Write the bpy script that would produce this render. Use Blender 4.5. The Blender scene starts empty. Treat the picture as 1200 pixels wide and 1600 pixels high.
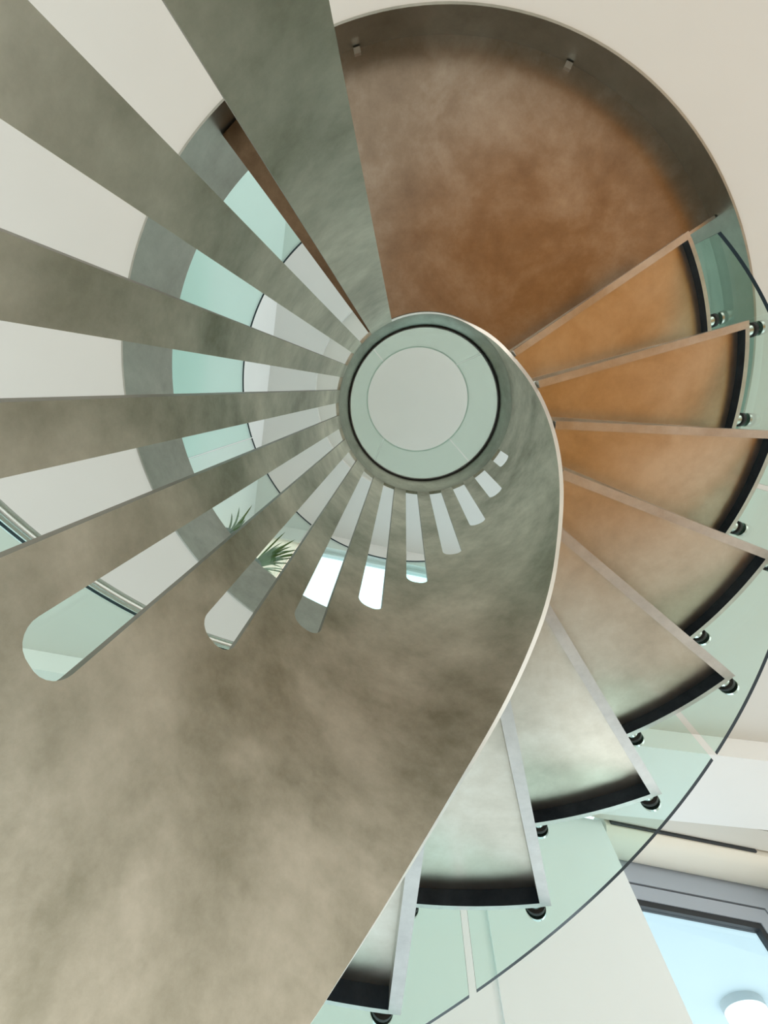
import bpy, bmesh, math, random
from mathutils import Matrix, Vector
random.seed(7)
C = bpy.context.scene.collection
S = 0.4                      # metres per drum radius
Z0 = 1.30                    # camera height above the lower floor
R_ = math.radians

# ------------------------------------------------------------ camera, light, exposure
M = [[0.9987922897, -0.0143356435, 0.0469941628], [0.0, -0.9564861842, -0.2917776199], [0.0491320874, 0.2914252371, -0.9553310260]]
CAMX, CAMY = -0.2294 * S, -0.2264 * S
cam_d = bpy.data.cameras.new('camera'); cam = bpy.data.objects.new('camera', cam_d); C.objects.link(cam)
cam_d.sensor_fit = 'VERTICAL'; cam_d.sensor_height = 36; cam_d.lens = 36 * 636.16 / 1600; cam_d.clip_start = 0.01
mw = Matrix.Identity(4)
for i in range(3):
    for j in range(3): mw[i][j] = M[i][j]
mw.translation = (CAMX, CAMY, Z0); cam.matrix_world = mw
bpy.context.scene.camera = cam
vs = bpy.context.scene.view_settings
bpy.context.scene.display_settings.display_device = 'sRGB'
vs.view_transform = 'Standard'; vs.look = 'None'; vs.gamma = 1; vs.use_curve_mapping = False
vs.exposure = 0.0
GA = R_(11.3)                                   # the rooms' grid is turned against the picture
E1 = Vector((math.cos(GA), math.sin(GA), 0)); N1 = Vector((-math.sin(GA), math.cos(GA), 0))

world = bpy.data.worlds.new('daylight'); bpy.context.scene.world = world; world.use_nodes = True
wn = world.node_tree; wn.nodes.clear()
tc = wn.nodes.new('ShaderNodeTexCoord'); dt = wn.nodes.new('ShaderNodeVectorMath'); dt.operation = 'DOT_PRODUCT'
dt.inputs[1].default_value = N1[:]
mr = wn.nodes.new('ShaderNodeMapRange'); mr.inputs[1].default_value = -0.5; mr.inputs[2].default_value = 0.7
mx = wn.nodes.new('ShaderNodeMix'); mx.data_type = 'RGBA'
mx.inputs[6].default_value = (0.90, 0.87, 0.81, 1); mx.inputs[7].default_value = (0.92, 1.02, 1.06, 1)
bg = wn.nodes.new('ShaderNodeBackground'); bg.inputs[1].default_value = 2.1
wo = wn.nodes.new('ShaderNodeOutputWorld')
wn.links.new(tc.outputs['Generated'], dt.inputs[0]); wn.links.new(dt.outputs['Value'], mr.inputs[0])
wn.links.new(mr.outputs[0], mx.inputs[0]); wn.links.new(mx.outputs[2], bg.inputs[0]); wn.links.new(bg.outputs[0], wo.inputs[0])

# daylight coming in low through the lower right window
ld = bpy.data.lights.new('window_daylight', 'AREA'); ld.shape = 'RECTANGLE'; ld.size = 0.85; ld.size_y = 1.7; ld.energy = 6; ld.color = (0.93, 0.98, 1.0)
lo = bpy.data.objects.new('window_daylight', ld); C.objects.link(lo)
v = E1 * 2.05 + N1 * 2.50; lo.location = (v.x + CAMX, v.y + CAMY, Z0 - 0.35)
lo.rotation_euler = (-(N1 * 0.80 + E1 * 0.6)).to_track_quat('-Z', 'Y').to_euler()

# ------------------------------------------------------------ helpers
def new_mat(name):
    m = bpy.data.materials.new(name); m.use_nodes = True
    return m, m.node_tree, m.node_tree.nodes['Principled BSDF']

def paint(name, col, rough=0.7, var=0.03):
    m, t, p = new_mat(name)
    tc = t.nodes.new('ShaderNodeTexCoord'); n = t.nodes.new('ShaderNodeTexNoise'); n.inputs['Scale'].default_value = 3
    r = t.nodes.new('ShaderNodeValToRGB')
    r.color_ramp.elements[0].color = [c * (1 - var) for c in col] + [1]; r.color_ramp.elements[1].color = [min(1, c * (1 + var)) for c in col] + [1]
    t.links.new(tc.outputs['Object'], n.inputs['Vector']); t.links.new(n.outputs['Fac'], r.inputs['Fac']); t.links.new(r.outputs['Color'], p.inputs['Base Color'])
    p.inputs['Roughness'].default_value = rough
    return m

def steel(name, dark, light, rough=(0.28, 0.45), scale=3.0, bump=0.02, stain=None):
    """mottled, hand-brushed steel"""
    m, t, p = new_mat(name); N = t.nodes.new; L = t.links.new
    tc = N('ShaderNodeTexCoord')
    n1 = N('ShaderNodeTexNoise'); n1.inputs['Scale'].default_value = scale; n1.inputs['Detail'].default_value = 6; n1.inputs['Roughness'].default_value = 0.6; n1.inputs['Distortion'].default_value = 0.8
    n2 = N('ShaderNodeTexNoise'); n2.inputs['Scale'].default_value = scale * 6; n2.inputs['Detail'].default_value = 8; n2.inputs['Roughness'].default_value = 0.7
    n3 = N('ShaderNodeTexNoise'); n3.inputs['Scale'].default_value = 160; n3.inputs['Detail'].default_value = 3
    for n in (n1, n2, n3): L(tc.outputs['Object'], n.inputs['Vector'])
    a = N('ShaderNodeMath'); a.operation = 'MULTIPLY_ADD'; a.inputs[1].default_value = 0.35; L(n2.outputs['Fac'], a.inputs[0])
    b = N('ShaderNodeMath'); b.operation = 'MULTIPLY'; b.inputs[1].default_value = 0.65; L(n1.outputs['Fac'], b.inputs[0]); L(b.outputs[0], a.inputs[2])
    r = N('ShaderNodeValToRGB'); r.color_ramp.elements[0].position = 0.34; r.color_ramp.elements[1].position = 0.66
    r.color_ramp.elements[0].color = (*dark, 1); r.color_ramp.elements[1].color = (*light, 1)
    if stain: e = r.color_ramp.elements.new(0.48); e.color = (*stain, 1)
    L(a.outputs[0], r.inputs['Fac']); L(r.outputs['Color'], p.inputs['Base Color'])
    mr = N('ShaderNodeMapRange'); mr.inputs[1].default_value = 0.3; mr.inputs[2].default_value = 0.7; mr.inputs[3].default_value = rough[0]; mr.inputs[4].default_value = rough[1]
    L(n1.outputs['Fac'], mr.inputs[0]); L(mr.outputs[0], p.inputs['Roughness'])
    bp = N('ShaderNodeBump'); bp.inputs['Strength'].default_value = bump; bp.inputs['Distance'].default_value = 0.01
    c = N('ShaderNodeMath'); c.operation = 'MULTIPLY_ADD'; c.inputs[1].default_value = 0.25; L(n3.outputs['Fac'], c.inputs[0]); L(n2.outputs['Fac'], c.inputs[2])
    L(c.outputs[0], bp.inputs['Height']); (L(bp.outputs['Normal'], p.inputs['Normal']) if bump > 0.01 else None)
    p.inputs['Metallic'].default_value = 1.0
    return m

def glass(name, tint, gloss=0.10, rough=0.0):
    m, t, p = new_mat(name); t.nodes.remove(p); N = t.nodes.new; L = t.links.new
    tr = N('ShaderNodeBsdfTransparent'); tr.inputs[0].default_value = (*tint, 1)
    gl = N('ShaderNodeBsdfGlossy'); gl.inputs['Roughness'].default_value = rough; gl.inputs[0].default_value = (0.9, 1, 0.97, 1)
    lw = N('ShaderNodeLayerWeight'); lw.inputs[0].default_value = 0.25
    mu = N('ShaderNodeMath'); mu.operation = 'MULTIPLY_ADD'; mu.inputs[1].default_value = gloss * 2; mu.inputs[2].default_value = 0.02
    L(lw.outputs['Fresnel'], mu.inputs[0])
    mix = N('ShaderNodeMixShader'); L(mu.outputs[0], mix.inputs[0]); L(tr.outputs[0], mix.inputs[1]); L(gl.outputs[0], mix.inputs[2])
    L(mix.outputs[0], t.nodes['Material Output'].inputs[0])
    return m

def plain(name, col, rough=0.5, metal=0.0, emit=None, es=0):
    m, t, p = new_mat(name)
    tc = t.nodes.new('ShaderNodeTexCoord'); n = t.nodes.new('ShaderNodeTexNoise'); n.inputs['Scale'].default_value = 20
    mr = t.nodes.new('ShaderNodeMapRange'); mr.inputs[3].default_value = max(0, rough - 0.05); mr.inputs[4].default_value = min(1, rough + 0.05)
    t.links.new(tc.outputs['Object'], n.inputs['Vector']); t.links.new(n.outputs['Fac'], mr.inputs[0]); t.links.new(mr.outputs[0], p.inputs['Roughness'])
    p.inputs['Base Color'].default_value = (*col, 1); p.inputs['Metallic'].default_value = metal
    if emit: p.inputs['Emission Color'].default_value = (*emit, 1); p.inputs['Emission Strength'].default_value = es
    return m

def wood(name):
    m, t, p = new_mat(name); N = t.nodes.new; L = t.links.new
    tc = N('ShaderNodeTexCoord'); br = N('ShaderNodeTexBrick'); br.inputs['Scale'].default_value = 1
    br.inputs['Color1'].default_value = (0.62, 0.275, 0.04, 1); br.inputs['Color2'].default_value = (0.52, 0.215, 0.028, 1); br.inputs['Mortar'].default_value = (0.16, 0.08, 0.04, 1)
    br.inputs['Mortar Size'].default_value = 0.003; br.inputs['Brick Width'].default_value = 1.4; br.inputs['Row Height'].default_value = 0.14
    L(tc.outputs['Object'], br.inputs['Vector'])
    # unseen oak area and round stone pad, added to shape the steel's reflections
    def disc(cx, cy, r):
        d = N('ShaderNodeVectorMath'); d.operation = 'DISTANCE'; d.inputs[1].default_value = (cx, cy, -0.0); L(tc.outputs['Object'], d.inputs[0])
        c = N('ShaderNodeMath'); c.operation = 'LESS_THAN'; c.inputs[1].default_value = r; L(d.outputs['Value'], c.inputs[0]); return c.outputs[0]
    a_, b_ = disc(1.55, -0.70, 2.15), disc(0, 0, 0.72)
    k = N('ShaderNodeMath'); k.operation = 'SUBTRACT'; k.use_clamp = True; L(a_, k.inputs[0]); L(b_, k.inputs[1])
    st = N('ShaderNodeTexNoise'); st.inputs['Scale'].default_value = 4; L(tc.outputs['Object'], st.inputs['Vector'])
    sr = N('ShaderNodeValToRGB'); sr.color_ramp.elements[0].color = (0.54, 0.52, 0.47, 1); sr.color_ramp.elements[1].color = (0.66, 0.64, 0.59, 1); L(st.outputs['Fac'], sr.inputs['Fac'])
    mx = N('ShaderNodeMix'); mx.data_type = 'RGBA'; L(k.outputs[0], mx.inputs[0]); L(sr.outputs['Color'], mx.inputs[6]); L(br.outputs['Color'], mx.inputs[7]); L(mx.outputs[2], p.inputs['Base Color'])
    p.inputs['Roughness'].default_value = 0.5
    return m

def fin(name, bm, mats, parent=None, smooth=True, ang=30):
    bmesh.ops.remove_doubles(bm, verts=bm.verts, dist=1e-6)
    bmesh.ops.recalc_face_normals(bm, faces=bm.faces)
    if smooth:
        for f in bm.faces: f.smooth = True
        for e in bm.edges:
            if len(e.link_faces) != 2 or e.calc_face_angle(0) > R_(ang): e.smooth = False
    me = bpy.data.meshes.new(name); bm.to_mesh(me); bm.free()
    for m in (mats if isinstance(mats, (list, tuple)) else [mats]): me.materials.append(m)
    o = bpy.data.objects.new(name, me); C.objects.link(o)
    if parent: o.parent = parent
    return o

def tag(o, label=None, cat=None, group=None, kind=None):
    if label: o['label'] = label
    if cat: o['category'] = cat
    if group: o['group'] = group
    if kind: o['kind'] = kind
    return o

def thing(name, label, cat, loc=(0, 0, 0), group=None):
    o = bpy.data.objects.new(name, None); C.objects.link(o); o.location = loc; o.empty_display_size = 0.1
    bpy.context.view_layer.update()
    return tag(o, label, cat, group)

def fn(v): return v if callable(v) else (lambda t: v)
def Z(zu): return Z0 + S * zu                    # drum units above the camera -> metres above the floor

def sector(bm, r0, r1, t0, t1, zb, zt, n, mi=None, off=(0, 0, 0)):
    """solid sector of a ring; r in drum units, angles in degrees, z in drum units (numbers or functions of the angle)"""
    zb, zt = fn(zb), fn(zt); full = abs(t1 - t0 - 360) < 1e-6; rows = []
    for i in range(n if full else n + 1):
        t = t0 + (t1 - t0) * i / n; c, s = math.cos(R_(t)), math.sin(R_(t))
        rows.append([bm.verts.new((r * S * c - off[0], r * S * s - off[1], Z(z) - off[2])) for r, z in ((r0, zb(t)), (r1, zb(t)), (r1, zt(t)), (r0, zt(t)))])
    m = len(rows); fs = []
    for i in range(m if full else m - 1):
        a, b = rows[i], rows[(i + 1) % m]
        for k in range(4):
            f = bm.faces.new((a[k], a[(k + 1) % 4], b[(k + 1) % 4], b[k])); fs.append((k, f))
    if not full:
        fs.append((4, bm.faces.new(rows[0][::-1]))); fs.append((5, bm.faces.new(rows[-1])))
    if mi:
        for k, f in fs: f.material_index = mi[k]
    return fs

def prism(bm, pts, z0, z1, off=(0, 0, 0)):
    """vertical prism over plan points in metres"""
    lo = [bm.verts.new((x - off[0], y - off[1], z0 - off[2])) for x, y in pts]; hi = [bm.verts.new((x - off[0], y - off[1], z1 - off[2])) for x, y in pts]
    n = len(pts); bm.faces.new(lo[::-1]); bm.faces.new(hi)
    for i in range(n): bm.faces.new((lo[i], lo[(i + 1) % n], hi[(i + 1) % n], hi[i]))

def pol(r, t): return (r * S * math.cos(R_(t)), r * S * math.sin(R_(t)))

def bar(bm, p0, p1, w, z0, z1, side=0.0):
    """bar from plan point p0 to p1 (m), width w, shifted sideways by side*w"""
    d = Vector((p1[0] - p0[0], p1[1] - p0[1])); d.normalize(); nrm = Vector((-d.y, d.x))
    a, b = nrm * w * (side - 0.5), nrm * w * (side + 0.5)
    prism(bm, [(p0[0] + a.x, p0[1] + a.y), (p1[0] + a.x, p1[1] + a.y), (p1[0] + b.x, p1[1] + b.y), (p0[0] + b.x, p0[1] + b.y)], z0, z1)

def cylinder(bm, p0, p1, r, n=20, mi=0):
    p0, p1 = Vector(p0), Vector(p1); d = (p1 - p0).normalized(); a = d.orthogonal().normalized(); b = d.cross(a)
    A = [bm.verts.new(p0 + (a * math.cos(2 * math.pi * i / n) + b * math.sin(2 * math.pi * i / n)) * r) for i in range(n)]
    B = [bm.verts.new(p1 + (a * math.cos(2 * math.pi * i / n) + b * math.sin(2 * math.pi * i / n)) * r) for i in range(n)]
    fs = [bm.faces.new(A[::-1]), bm.faces.new(B)]
    for i in range(n): fs.append(bm.faces.new((A[i], A[(i + 1) % n], B[(i + 1) % n], B[i])))
    for f in fs: f.material_index = mi

def room(e, n, z): """point from grid coordinates relative to the camera (m)"""; v = E1 * e + N1 * n; return (v.x + CAMX, v.y + CAMY, z + Z0)

def block(bm, e0, e1, n0, n1, z0, z1):
    pts = [room(e, n, 0)[:2] for e, n in ((e0, n0), (e1, n0), (e1, n1), (e0, n1))]
    prism(bm, pts, Z0 + z0, Z0 + z1)

def lathe_profile(bm, prof, e0, e1):
    """extrude an (n, z) profile along the grid's e axis"""
    A = [bm.verts.new(room(e0, n, z)) for n, z in prof]; B = [bm.verts.new(room(e1, n, z)) for n, z in prof]
    k = len(prof); bm.faces.new(A[::-1]); bm.faces.new(B)
    for i in range(k): bm.faces.new((A[i], A[(i + 1) % k], B[(i + 1) % k], B[i]))

# ------------------------------------------------------------ materials
M_drum = steel('drum steel', (0.205, 0.20, 0.14), (0.78, 0.735, 0.64), (0.34, 0.50), 1.5, 0.03)
M_tread = steel('tread steel', (0.47, 0.41, 0.33), (0.68, 0.62, 0.53), (0.29, 0.35), 3.2, 0.003, (0.57, 0.50, 0.41))
M_rim = steel('rim steel', (0.46, 0.43, 0.40), (0.66, 0.63, 0.59), (0.34, 0.46), 5.0, 0.03)
M_land = steel('landing steel', (0.25, 0.20, 0.16), (0.45, 0.40, 0.345), (0.29, 0.38), 2.6, 0.0, (0.33, 0.27, 0.215))
M_fas = steel('fascia steel', (0.30, 0.305, 0.27), (0.44, 0.44, 0.40), (0.29, 0.36), 3.0, 0.02)
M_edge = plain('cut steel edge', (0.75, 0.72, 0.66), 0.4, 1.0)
M_chrome = plain('brushed stainless', (0.62, 0.62, 0.58), 0.22, 1.0)
M_dark = steel('dark reflection steel', (0.02, 0.033, 0.055), (0.055, 0.08, 0.115), (0.3, 0.4), 4.0, 0.02)  # treads' inner rim faces: dark reflection put into the colour
M_enddark = steel('dark bronze steel', (0.10, 0.065, 0.04), (0.20, 0.14, 0.09), (0.35, 0.45), 4.0, 0.0)
M_flange = steel('flange steel', (0.19, 0.19, 0.155), (0.40, 0.39, 0.33), (0.36, 0.5), 3.0, 0.0)
M_slotedge = steel('darker cut edge', (0.13, 0.125, 0.10), (0.22, 0.21, 0.17), (0.4, 0.5), 6.0, 0.0)  # slot sides and rounded tips, darker than the sheet
M_pale = plain('ground glass edge', (0.62, 0.70, 0.64), 0.6)
M_black = plain('black rubber', (0.012, 0.012, 0.012), 0.6)
M_white = paint('warm white paint', (0.685, 0.69, 0.665))
M_disc = paint('greige ceiling paint and trough shade', (0.67, 0.66, 0.61))
M_wall = paint('cold white paint', (0.84, 0.91, 0.94))
M_cool = paint('cool white paint', (0.82, 0.84, 0.84))
M_wood = wood('floor with added oak')
M_glass = glass('green tinted glass', (0.90, 0.99, 0.965), 0.12)
M_gedge = plain('polished glass edge', (0.004, 0.018, 0.028), 0.3)
M_gedge.node_tree.nodes['Principled BSDF'].inputs['Specular IOR Level'].default_value = 0.15
M_glass_up = glass('teal tinted glass', (0.88, 0.985, 0.962), 0.10)
M_cyl = glass('pale green glass', (0.905, 0.955, 0.93), 0.10)
M_clear = glass('window glass', (0.93, 0.98, 1.0), 0.06)
M_solar = glass('tinted added window glass', (0.80, 0.845, 0.86), 0.06)
M_glass_light = glass('windowlit tinted glass', (0.93, 0.985, 0.972), 0.10)  # paler tint stands in for the bright windows behind these panels
M_frame = plain('blue grey aluminium', (0.40, 0.46, 0.54), 0.4, 0.0)
M_whframe = plain('white lacquered frame', (0.8, 0.82, 0.8), 0.4)
M_slot = plain('dark slot', (0.02, 0.025, 0.03), 0.6)
M_blind = paint('cream blind fabric', (0.78, 0.76, 0.68), 0.8)
M_lamp = plain('opal lamp glass', (0.9, 0.93, 0.93), 0.3, 0, (0.95, 1, 1), 1.2)
M_lampbase = plain('grey lamp base', (0.42, 0.47, 0.48), 0.5)
M_out = paint('outdoor soffit paint', (0.46, 0.55, 0.585))
M_pot = plain('dark planter', (0.08, 0.08, 0.08), 0.5)

m, t, p = new_mat('leaf green'); M_leaf = m
tcn = t.nodes.new('ShaderNodeTexCoord'); nn = t.nodes.new('ShaderNodeTexNoise'); nn.inputs['Scale'].default_value = 12
rr = t.nodes.new('ShaderNodeValToRGB'); rr.color_ramp.elements[0].color = (0.02, 0.06, 0.012, 1); rr.color_ramp.elements[1].color = (0.16, 0.26, 0.06, 1)
t.links.new(tcn.outputs['Object'], nn.inputs['Vector']); t.links.new(nn.outputs['Fac'], rr.inputs['Fac']); t.links.new(rr.outputs['Color'], p.inputs['Base Color'])
p.inputs['Roughness'].default_value = 0.45

m, t, p = new_mat('backlit blind'); M_backlit = m
tl = t.nodes.new('ShaderNodeBsdfTranslucent'); tl.inputs[0].default_value = (1.0, 0.90, 0.79, 1)
df = t.nodes.new('ShaderNodeBsdfDiffuse'); df.inputs[0].default_value = (0.95, 0.86, 0.76, 1)
ms = t.nodes.new('ShaderNodeMixShader'); ms.inputs[0].default_value = 0.35
t.nodes.remove(p); t.links.new(tl.outputs[0], ms.inputs[1]); t.links.new(df.outputs[0], ms.inputs[2]); t.links.new(ms.outputs[0], t.nodes['Material Output'].inputs[0])

# ------------------------------------------------------------ the rooms
RF = 3.44                                       # radius of the opening in the upper floor (drum units)
ZB, ZT = 4.74, 5.727                            # underside of the lower ceiling, upper floor level
def slab_with_hole(name, mat, hole_r, z0, z1, far, cut_n=None):
    """square slab around a round hole, built as a ring of radial quads"""
    bm = bmesh.new(); n = 96; rows = []
    for i in range(n):
        t = 2 * math.pi * i / n; c, s = math.cos(t), math.sin(t); d = Vector((c, s, 0))
        de, dn = d.dot(E1), d.dot(N1)
        lim = [far / abs(de) if abs(de) > 1e-6 else 1e9, far / abs(dn) if abs(dn) > 1e-6 else 1e9]
        if cut_n is not None and dn > 1e-6: lim.append(cut_n / dn)
        ro = min(lim)
        rows.append([bm.verts.new((r * c, r * s, z)) for r, z in ((hole_r, z0), (ro, z0), (ro, z1), (hole_r, z1))])
    for i in range(n):
        a, b = rows[i], rows[(i + 1) % n]
        for k in range(4): bm.faces.new((a[k], a[(k + 1) % 4], b[(k + 1) % 4], b[k]))
    return tag(fin(name, bm, mat), kind='structure')

bm = bmesh.new(); block(bm, -6, 6, -6, 2.35, -Z0 - 0.1, -Z0); tag(fin('floor', bm, M_wood, smooth=False), kind='structure')
slab_with_hole('ceiling', M_white, (RF + 0.021) * S, Z(ZB), Z(ZT), 4.2, 2.15)

# lower ceiling's dropped bulkhead in front of the window
bm = bmesh.new()
near = [(-3.6, 1.30), (-2.197, 1.416), (-1.835, 1.477), (1.555, 1.841), (2.046, 1.888), (3.4, 2.01)]
far_ = [(3.2, 2.43), (2.053, 2.366), (1.519, 2.329), (1.09, 2.30), (-3.9, 1.95)]
prism(bm, [(x + CAMX, y + CAMY) for x, y in near + far_], Z0 + 1.762, Z(ZB) - 0.0005)
tag(fin('trim_1', bm, M_cool, smooth=False), kind='structure')
bm = bmesh.new(); block(bm, -3.9, 4.0, 1.95, 2.095, 1.785, 1.84); tag(fin('trim_2', bm, M_disc, smooth=False), kind='structure')  # greige stands in for the shade in the trough

# lower window wall: wall section with a sunk panel, then the window
bm = bmesh.new(); block(bm, -4.2, -2.6, 2.12, 2.34, -Z0, 1.79); block(bm, -2.6, 1.53, 2.12, 2.34, 0.45, 1.79); block(bm, 1.53, 1.616, 2.12, 2.34, -Z0, 1.79)
block(bm, -4.2, 0.80, 2.108, 2.12, 0.47, 1.60); block(bm, 0.83, 1.38, 2.108, 2.12, 0.47, 1.617)
tag(fin('wall_back', bm, M_wall, smooth=False), kind='structure')
w = bpy.data.objects.new('added_window', None); C.objects.link(w); tag(w, kind='structure')  # unseen low glazing, added to brighten the treads' reflections
bm = bmesh.new()
for e0 in (-2.6, -1.58, -0.56, 0.46, 1.48): block(bm, e0, e0 + 0.05, 2.2, 2.26, -Z0, 0.45)
fin('window_frame', bm, M_frame, w, smooth=False)
bm = bmesh.new(); block(bm, -2.55, 1.48, 2.225, 2.231, -Z0, 0.45); fin('pane', bm, M_solar, w, smooth=False)
w = bpy.data.objects.new('window_1', None); C.objects.link(w); tag(w, kind='structure')
wz0, wz1, we0, we1 = -Z0 + 0.08, 1.90, 1.616, 2.72
bm = bmesh.new()
block(bm, we0, we1, 2.35, 2.42, 1.650, wz1); block(bm, 2.584, we1, 2.35, 2.42, wz0, 1.650); block(bm, we0, we1, 2.35, 2.42, -Z0, wz0)
fin('window_frame', bm, M_frame, w, smooth=False)
bm = bmesh.new(); block(bm, we0, 2.584, 2.365, 2.40, 1.640, 1.650); block(bm, 2.575, 2.584, 2.365, 2.40, wz0, 1.64); fin('gasket', bm, M_slot, w, smooth=False)
bm = bmesh.new()
block(bm, we0, 2.575, 2.352, 2.40, 1.572, 1.640); block(bm, 2.495, 2.575, 2.352, 2.40, wz0, 1.572); fin('sash', bm, M_frame, w, smooth=False)
bm = bmesh.new(); block(bm, we0, 2.495, 2.358, 2.40, 1.545, 1.572); block(bm, 2.467, 2.495, 2.358, 2.40, wz0, 1.545); fin('glazing_seal', bm, M_slot, w, smooth=False)
bm = bmesh.new(); block(bm, we0, 2.467, 2.38, 2.386, wz0, 1.545); fin('pane', bm, M_clear, w, smooth=False)
bm = bmesh.new(); block(bm, we1, 4.2, 2.12, 2.42, -Z0, 1.88); tag(fin('wall_right', bm, M_cool, smooth=False), kind='structure')
bm = bmesh.new(); block(bm, -1.0, 6.0, 2.43, 7.0, 1.93, 2.05); tag(fin('ceiling', bm, M_out, smooth=False), kind='structure')

# upper storey
UC = 4.92
slab_with_hole('ceiling', M_white, 2.84 * S, Z0 + UC, Z0 + UC + 0.06, 4.2, 2.2)
bm = bmesh.new(); n = 96
top = [bm.verts.new((2.9 * S * math.cos(2 * math.pi * i / n), 2.9 * S * math.sin(2 * math.pi * i / n), Z0 + UC + 0.06)) for i in range(n)]
bm.faces.new(top); tag(fin('ceiling', bm, M_disc, smooth=False), kind='structure')
bm = bmesh.new(); block(bm, -1.73, -1.575, -4.2, 2.3, 2.29, UC); tag(fin('wall_left', bm, M_cool, smooth=False), kind='structure')
bm = bmesh.new(); block(bm, -1.575, 4.2, 1.98, 2.0, 4.53, UC); block(bm, -1.575, 4.2, 2.0, 2.15, 4.66, UC); tag(fin('trim_3', bm, M_white, smooth=False), kind='structure')
bm = bmesh.new(); block(bm, 4.05, 4.2, -4.2, 2.3, 4.45, UC); block(bm, 4.05, 4.2, -4.2, 2.3, 2.29, 2.6)
for n0 in (-4.2, -1.1, 2.0): block(bm, 4.05, 4.2, n0, n0 + 0.3, 2.6, 4.45)
tag(fin('wall_right', bm, M_cool, smooth=False), kind='structure')
w = bpy.data.objects.new('window_2', None); C.objects.link(w); tag(w, kind='structure')
bm = bmesh.new()
for e0, e1 in ((-1.575, -1.53), (-0.70, -0.64), (0.215, 0.245), (1.2, 1.26), (2.3, 2.36)): block(bm, e0, e1, 2.10, 2.15, 2.29, 4.66)
block(bm, -1.575, 2.36, 2.10, 2.15, 4.60, 4.66); fin('window_frame', bm, M_whframe, w, smooth=False)
bm = bmesh.new(); block(bm, -1.53, 2.3, 2.12, 2.126, 2.29, 4.60); fin('pane', bm, M_clear, w, smooth=False)
bm = bmesh.new(); block(bm, -1.53, -0.66, 2.04, 2.045, 2.4, 4.66)
tag(fin('roller_blind', bm, M_backlit, smooth=False), 'cream roller blind drawn down behind the spiky green plants upstairs', 'blind')

# ------------------------------------------------------------ the drum
edge_pts = [(-125, 5.16), (-84, 5.12), (-70, 5.05), (-62, 4.98), (-42, 4.71), (-30, 4.53), (-13, 4.07), (0, 3.70), (12, 3.35), (25, 2.97), (40, 2.53), (56, 2.01),
            (66, 1.73), (76, 1.45), (88, 1.13), (96, .92), (102, .74), (108, .58), (112, .47)]
def edge_z(t):
    if t >= 112: return max(0.47 - 1.45 * R_(t - 112), -3.2)
    for (a, za), (b, zb) in zip(edge_pts, edge_pts[1:]):
        if a <= t <= b: return za + (zb - za) * (t - a) / (b - a)
    return edge_pts[0][1]
_e = edge_z
def edge_z(t):                                   # lightly smoothed
    return sum(_e(t + d) for d in (-6, -3, 0, 3, 6)) / 5 if t < 106 else _e(t)
tips = [4.35, 3.83, 3.39, 2.90, 2.42, 1.96, 1.51, 1.10, 0.64]
ZTOP, ZSL, WID, PITCH = 5.18, 4.885, 4.15, 16.37
slots = []
for k in range(13):
    slots.append((32.0 + PITCH * k, tips[k] if k < 9 else 0.64 - 0.455 * (k - 8)))
T0, T1 = -112.5, 247.5
RI, RO = 1.0, 1.034
drum = thing('stair_drum', 'tall mottled grey steel drum with vertical slots, at the heart of the staircase', 'stair drum', (0, 0, 0))
bm = bmesh.new()
def V3(r, t, z): return (r * S * math.cos(R_(t)), r * S * math.sin(R_(t)), Z(z))
def quad(*pts): bm.faces.new([bm.verts.new(p) for p in pts])
def patch(t0, t1, b0, b1, c0, c1):
    """inner and outer skin between angles t0,t1; bottom z b0,b1; top z c0,c1"""
    for r in (RI, RO): quad(V3(r, t0, b0), V3(r, t1, b1), V3(r, t1, c1), V3(r, t0, c0))
def rim_seg(t0, z0, t1, z1, mi=0):
    quad(V3(RI, t0, z0), V3(RI, t1, z1), V3(RO, t1, z1), V3(RO, t0, z0)); bm.faces.ensure_lookup_table(); bm.faces[-1].material_index = mi
cur = T0
def solid(t0, t1):
    n = max(1, int(abs(t1 - t0) / 2.0 + 0.5))
    for i in range(n):
        a, b = t0 + (t1 - t0) * i / n, t0 + (t1 - t0) * (i + 1) / n
        patch(a, b, edge_z(a), edge_z(b), ZTOP, ZTOP); rim_seg(a, edge_z(a), b, edge_z(b), 1); rim_seg(a, ZTOP, b, ZTOP)
wu = R_(WID)                                     # slot half width in drum units
def tip_shape(zt, u):                            # rounded lower end: u in -1..1 across the slot
    v = min(1, abs(u)); cr = 0.85 * wu
    x = max(0, abs(u) * wu - (wu - cr)); return zt + cr - math.sqrt(max(0, cr * cr - x * x)) - 0.0
for ct, zt in slots:
    a, b = ct - WID, ct + WID
    solid(cur, a); NS = 14
    us = [math.sin(-math.pi / 2 + math.pi * i / NS) for i in range(NS + 1)]
    for u0, u1 in zip(us, us[1:]):
        ta, tb = ct + WID * u0, ct + WID * u1
        slope = (0.455 / PITCH) * 0.0
        za, zb = tip_shape(zt, u0), tip_shape(zt, u1)
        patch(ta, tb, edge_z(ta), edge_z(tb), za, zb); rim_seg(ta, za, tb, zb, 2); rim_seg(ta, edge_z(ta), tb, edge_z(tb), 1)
        patch(ta, tb, ZSL, ZSL, ZTOP, ZTOP); rim_seg(ta, ZSL, tb, ZSL); rim_seg(ta, ZTOP, tb, ZTOP)
    for tt in (a, b):
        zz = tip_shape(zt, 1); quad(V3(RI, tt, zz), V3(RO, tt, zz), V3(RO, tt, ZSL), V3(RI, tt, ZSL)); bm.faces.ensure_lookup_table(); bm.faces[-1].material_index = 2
    cur = b
solid(cur, T1)
for tt in (T0, T1): quad(V3(RI, tt, edge_z(tt)), V3(RO, tt, edge_z(tt)), V3(RO, tt, ZTOP), V3(RI, tt, ZTOP))
fin('drum_sheet', bm, [M_drum, M_edge, M_slotedge], drum, ang=40)
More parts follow.
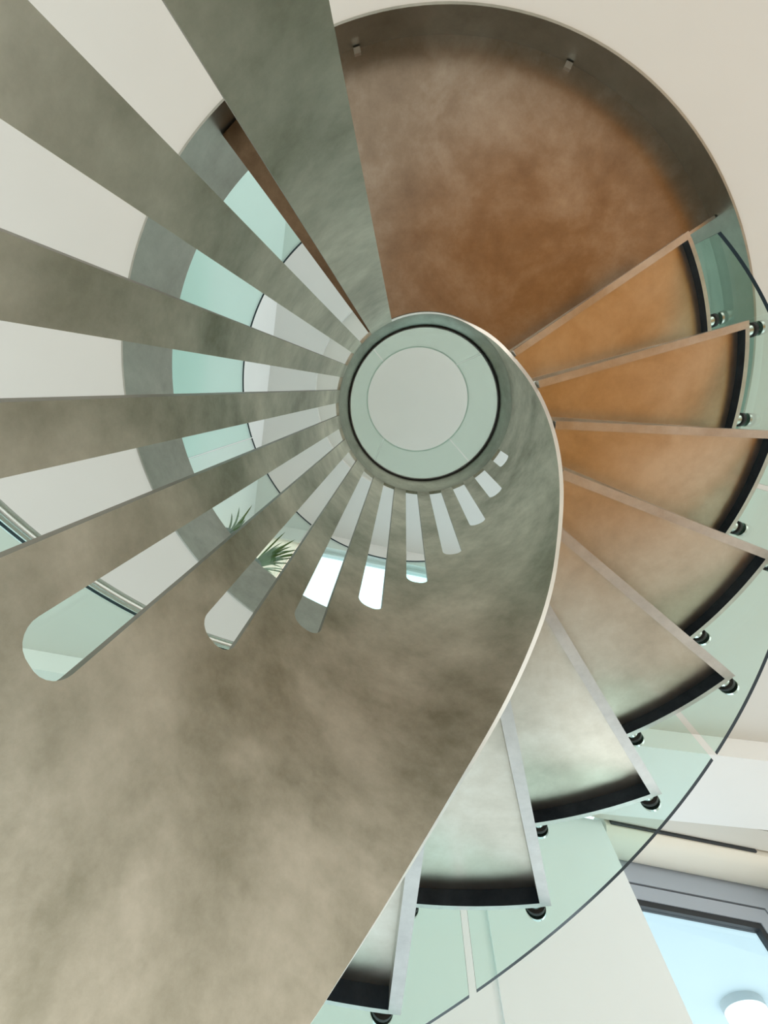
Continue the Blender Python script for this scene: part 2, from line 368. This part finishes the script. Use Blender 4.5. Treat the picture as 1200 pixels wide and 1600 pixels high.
bm = bmesh.new(); n = 96; prof = [(0.9996, 4.90), (0.988, 4.99), (0.955, 5.10), (0.925, 5.19), (0.925, 5.24), (1.04, 5.24), (1.04, 5.185), (1.0, 5.183)]
rg = [[bm.verts.new(V3(r, 360 * i / n, z)) for r, z in prof] for i in range(n)]
for i in range(n):
    a, b = rg[i], rg[(i + 1) % n]
    for k in range(8): bm.faces.new((a[k], a[(k + 1) % 8], b[(k + 1) % 8], b[k]))
fin('top_flange', bm, M_flange, drum, ang=50)
bm = bmesh.new(); sector(bm, 0.909, 0.922, 0, 360, ZTOP + 0.005, ZTOP + 0.05, 96); fin('seal_ring', bm, M_black, drum)

# curved glass around the drum's top, four panels
wh = ('upper right', 'lower right', 'lower left', 'upper left')
for k, t in enumerate((-42.5, 48.2, 132.0, 227.6)):
    t1 = (48.2, 132.0, 227.6, 317.5)[k]
    bm = bmesh.new(); sector(bm, 0.905, 0.925, t + 0.5, t1 - 0.5, ZTOP + 0.062, 7.70, 40, [1, 0, 1, 0, 1, 1])
    o = fin('curved_glass_panel', bm, [M_cyl, M_pale])
    tag(o, 'pale green curved glass panel on the %s of the round drum top' % ('right', 'bottom', 'left', 'top')[k], 'glass panel', 'curved glass panels around the drum top')

# ------------------------------------------------------------ fascia and landing
bm = bmesh.new(); sector(bm, RF, RF + 0.02, -180, 180, ZB - 0.012, ZT + 0.01, 180)
tag(fin('steel_fascia', bm, M_fas), 'round grey steel band lining the stair opening in the ceiling', 'fascia')
LA, LB = -128.3, -33.2
land = thing('stair_landing', 'large brown steel landing at the head of the stairs, seen from below', 'landing')
bm = bmesh.new(); sector(bm, 1.05, RF - 0.0004, LA, LB, 5.045, 5.10, 60); fin('landing_plate', bm, M_land, land)
bm = bmesh.new(); bar(bm, pol(1.05, LB), pol(RF - 0.01, LB), 0.03 * S, Z(4.953), Z(5.045), 0.0); fin('front_rim', bm, M_rim, land, smooth=False)
bm = bmesh.new(); bar(bm, pol(1.05, LA), pol(RF - 0.02, LA), 0.26 * S, Z(4.99), Z(5.0448), 0.5); fin('end_rim', bm, M_enddark, land, smooth=False)
for t in (-102.5, -68.0):
    bm = bmesh.new(); bar(bm, pol(RF - 0.035, t - 0.5), pol(RF - 0.035, t + 0.6), 0.05 * S, Z(5.01), Z(5.045)); fin('lug', bm, M_rim, land, smooth=False)

# ------------------------------------------------------------ treads
TH = [-34.3, -16.0, 2.3, 20.7, 38.9, 57.2, 75.8, 94.1, 112.4]
DZ = 0.463; RS = 2.868; RG = 2.945
names = ['highest steel tread, orange brown, tucked under the front edge of the landing',
         'orange brown steel tread, second below the landing, its corner beside the dark green gap',
         'orange brown steel tread, third below the landing, running almost level to the right edge',
         'amber brown steel tread, fourth below the landing, tip touching the right edge',
         'beige steel tread with a diagonal sheen, fifth below the landing',
         'silvery steel tread, sixth below the landing, beside the upper glass joint',
         'silver steel tread with a dark blue end, seventh below the landing',
         'lowest visible steel tread, a dark sliver beside the drum\'s white edge at the bottom',
         'steel tread hidden behind the foot of the wide drum wall']
for k, th in enumerate(TH):
    z = 4.49 - DZ * k; te = th + 19.6
    st = thing('stair_tread', names[k], 'stair tread', (0, 0, 0), 'steel treads of the spiral staircase')
    ri = RO + 0.012
    bm = bmesh.new(); sector(bm, ri, RS - 0.036, th + 0.5, te - 0.3, z + 0.087, z + 0.125, 20); fin('tread_plate', bm, M_tread, st)
    bm = bmesh.new(); bar(bm, pol(ri, th), pol(RS - 0.002, th), 0.066 * S, Z(z), Z(z + 0.0868), 0.5); fin('back_rim', bm, M_rim, st, smooth=False)
    bm = bmesh.new(); bar(bm, pol(ri, te), pol(RS - 0.002, te), 0.035 * S, Z(z), Z(z + 0.0868), -0.5); fin('front_rim', bm, M_rim, st, smooth=False)
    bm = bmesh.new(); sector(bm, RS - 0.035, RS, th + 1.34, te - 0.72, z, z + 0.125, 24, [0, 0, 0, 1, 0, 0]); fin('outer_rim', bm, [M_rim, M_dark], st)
    for t in ((th + 1.8, th + 17.2) if k else (th + 17.2,)):
        zc = Z(z + 0.062); c, s = math.cos(R_(t)), math.sin(R_(t))
        P = lambda r: (r * S * c, r * S * s, zc)
        bm = bmesh.new(); cylinder(bm, P(RS), P(RG - 0.024), 0.05 * S); so = fin('standoff', bm, M_chrome, st)
        bm = bmesh.new(); cylinder(bm, P(RG - 0.024), P(RG - 0.001), 0.064 * S); fin('gasket', bm, M_black, so)
        bm = bmesh.new(); cylinder(bm, P(RG + 0.031), P(RG + 0.05), 0.064 * S); fin('cap', bm, M_chrome, so)

# ------------------------------------------------------------ stair glass and handrail
GB = lambda t: 3.53 - 1.422 * R_(t)
GT = lambda t: GB(t) + 3.06
joints = [-31.8, 11.75, 48.7, 86.3, 123.6, 161.0, 198.4]
gl = ['short curved stair glass panel by the landing corner, in front of the dark green fascia',
      'curved green stair glass panel between the right edge and the upper right joint',
      'curved green stair glass panel between the two slanting joints, lower right',
      'curved green stair glass panel at the bottom, below the lowest joint',
      'curved stair glass panel under the steel handrail, seen through the long slot at left',
      'curved stair glass panel at the left edge, under the handrail end']
for k in range(6):
    bm = bmesh.new(); sector(bm, RG, RG + 0.03, joints[k] + 0.42, joints[k + 1] - 0.42, GB, GT, 40, [1, 0, 1, 0, 1, 1])
    tag(fin('stair_glass_panel', bm, [M_glass, M_gedge]), gl[k], 'glass panel', 'curved glass panels along the stairs')
bm = bmesh.new(); prev = None; n = 150
for i in range(n + 1):
    t = -31.8 + (198.4 + 31.8) * i / n; zc = GT(t) + 0.075; cur = []
    for j in range(12):
        a = 2 * math.pi * j / 12; cur.append(bm.verts.new(V3(RG + 0.015 + 0.052 * math.cos(a), t, zc + 0.052 * math.sin(a))))
    if prev:
        for j in range(12): bm.faces.new((prev[j], prev[(j + 1) % 12], cur[(j + 1) % 12], cur[j]))
    else: bm.faces.new(cur[::-1])
    prev = cur
bm.faces.new(prev); rail = fin('handrail', bm, M_chrome, ang=60)
tag(rail, 'round brushed steel handrail curving along the stair glass at left', 'handrail')
bm = bmesh.new(); sector(bm, RG - 0.012, RG + 0.042, -31.8, 198.4, lambda t: GT(t) + 0.001, lambda t: GT(t) + 0.03, 150); fin('rail_channel', bm, M_chrome, rail)

# ------------------------------------------------------------ upper balustrade glass
js = [18.3, 55.5, 92.8, 130.0, 167.25, 199.5, 236.0]
ul = ['upper balustrade glass behind the treads at right', 'upper balustrade glass behind the beige tread',
      'upper balustrade glass in front of the bright windows, behind the bottom slots', 'upper balustrade glass in front of the spiky plants',
      'tall teal balustrade glass upstairs, between the thin white joint and the upper slots', 'teal balustrade glass upstairs ending beside the landing']
ul[3] = 'teal upper balustrade glass below the thin white joint, in front of the spiky plants'
for k in range(6):
    bm = bmesh.new(); sector(bm, RF + 0.015, RF + 0.045, js[k] + 0.15, js[k + 1] - 0.15, ZT + 0.011, 8.37, 30, [1, 0, 1, 0, 1, 1])
    tag(fin('balustrade_glass_panel', bm, [M_glass_light if k in (2, 3) else M_glass_up, M_gedge]), ul[k], 'glass panel', 'balustrade glass around the upper opening')

# ------------------------------------------------------------ plants
def plant(x, y, label, n, hgt, spread, aim, seed, pr=0.075):
    rnd = random.Random(seed)
    root = thing('potted_plant', label, 'plant', (x, y, Z(ZT)), 'spiky plants by the upper balustrade')
    bm = bmesh.new(); prof = [(0.001, 0), (pr * 0.8, 0), (pr, 0.15), (pr * 0.88, 0.15), (pr * 0.85, 0.13), (0.001, 0.13)]; k = 24
    rings = [[bm.verts.new((r * math.cos(2 * math.pi * i / k), r * math.sin(2 * math.pi * i / k), z)) for i in range(k)] for r, z in prof]
    for a, b in zip(rings, rings[1:]):
        for i in range(k): bm.faces.new((a[i], a[(i + 1) % k], b[(i + 1) % k], b[i]))
    fin('pot', bm, M_pot, root)
    bm = bmesh.new()
    for i in range(n):
        az = aim + rnd.gauss(0, spread); ln = hgt * rnd.uniform(0.6, 1.1); el0 = R_(rnd.uniform(48, 86)); drop = R_(rnd.uniform(30, 95)); wd = rnd.uniform(0.005, 0.009)
        p = Vector((0.02 * math.cos(az), 0.02 * math.sin(az), 0.12)); prev = None; sd = Vector((-math.sin(az), math.cos(az), 0)); m = 9
        for j in range(m + 1):
            f = j / m; el = el0 - drop * f * f; d = Vector((math.cos(az) * math.cos(el), math.sin(az) * math.cos(el), math.sin(el)))
            up = sd.cross(d); w_ = wd * (0.6 + 1.4 * f) * (1 - f) ** 0.6 + 0.0004
            cur = [bm.verts.new(p - sd * w_ + up * w_ * 0.35), bm.verts.new(p), bm.verts.new(p + sd * w_ + up * w_ * 0.35)]
            if prev: bm.faces.new((prev[0], prev[1], cur[1], cur[0])); bm.faces.new((prev[1], prev[2], cur[2], cur[1]))
            prev = cur; p = p + d * ln / m
    fin('foliage', bm, M_leaf, root, ang=80)
plant(-1.100, 1.045, 'bushy green spiky plant upstairs beside the cream blind', 44, 0.34, 0.75, R_(15), 3)
plant(-1.235, 0.850, 'thin grassy plant upstairs against the pale left wall', 13, 0.30, 0.7, R_(-40), 5)

# ------------------------------------------------------------ window side details
bm = bmesh.new()
lathe_profile(bm, [(2.11, 1.86), (2.11, 1.764), (2.13, 1.745), (2.17, 1.735), (2.24, 1.731), (2.30, 1.737), (2.335, 1.75), (2.347, 1.763), (2.347, 1.86)], 1.63, 2.70)
tag(fin('blind_cassette', bm, M_blind, ang=35), 'rounded cream blind cassette above the blue grey window frame', 'blind')
bm = bmesh.new(); block(bm, 1.66, 2.52, 2.096, 2.109, 1.772, 1.86)  # dark strip standing in for the unlit gap above the cassette
tag(fin('shadow_gap_strip', bm, M_slot, smooth=False), 'thin dark strip for the shadow gap in the ceiling above the lower right window', 'gap')
lx, ly = 1.33 * 1.90 + CAMX, 2.27 * 1.90 + CAMY
lamp = thing('ceiling_lamp', 'round white ceiling lamp seen through the lower right window', 'lamp', (lx, ly, Z0 + 1.93))
bm = bmesh.new(); cylinder(bm, (0, 0, -0.045), (0, 0, 0), 0.15, 40); fin('base', bm, M_lampbase, lamp)
bm = bmesh.new(); k = 40; prof = [(0.145, -0.045), (0.145, -0.075), (0.13, -0.095), (0.08, -0.108), (0.001, -0.112)]
rings = [[bm.verts.new((r * math.cos(2 * math.pi * i / k), r * math.sin(2 * math.pi * i / k), z)) for i in range(k)] for r, z in prof]
for a, b in zip(rings, rings[1:]):
    for i in range(k): bm.faces.new((a[i], a[(i + 1) % k], b[(i + 1) % k], b[i]))
fin('diffuser', bm, M_lamp, lamp)
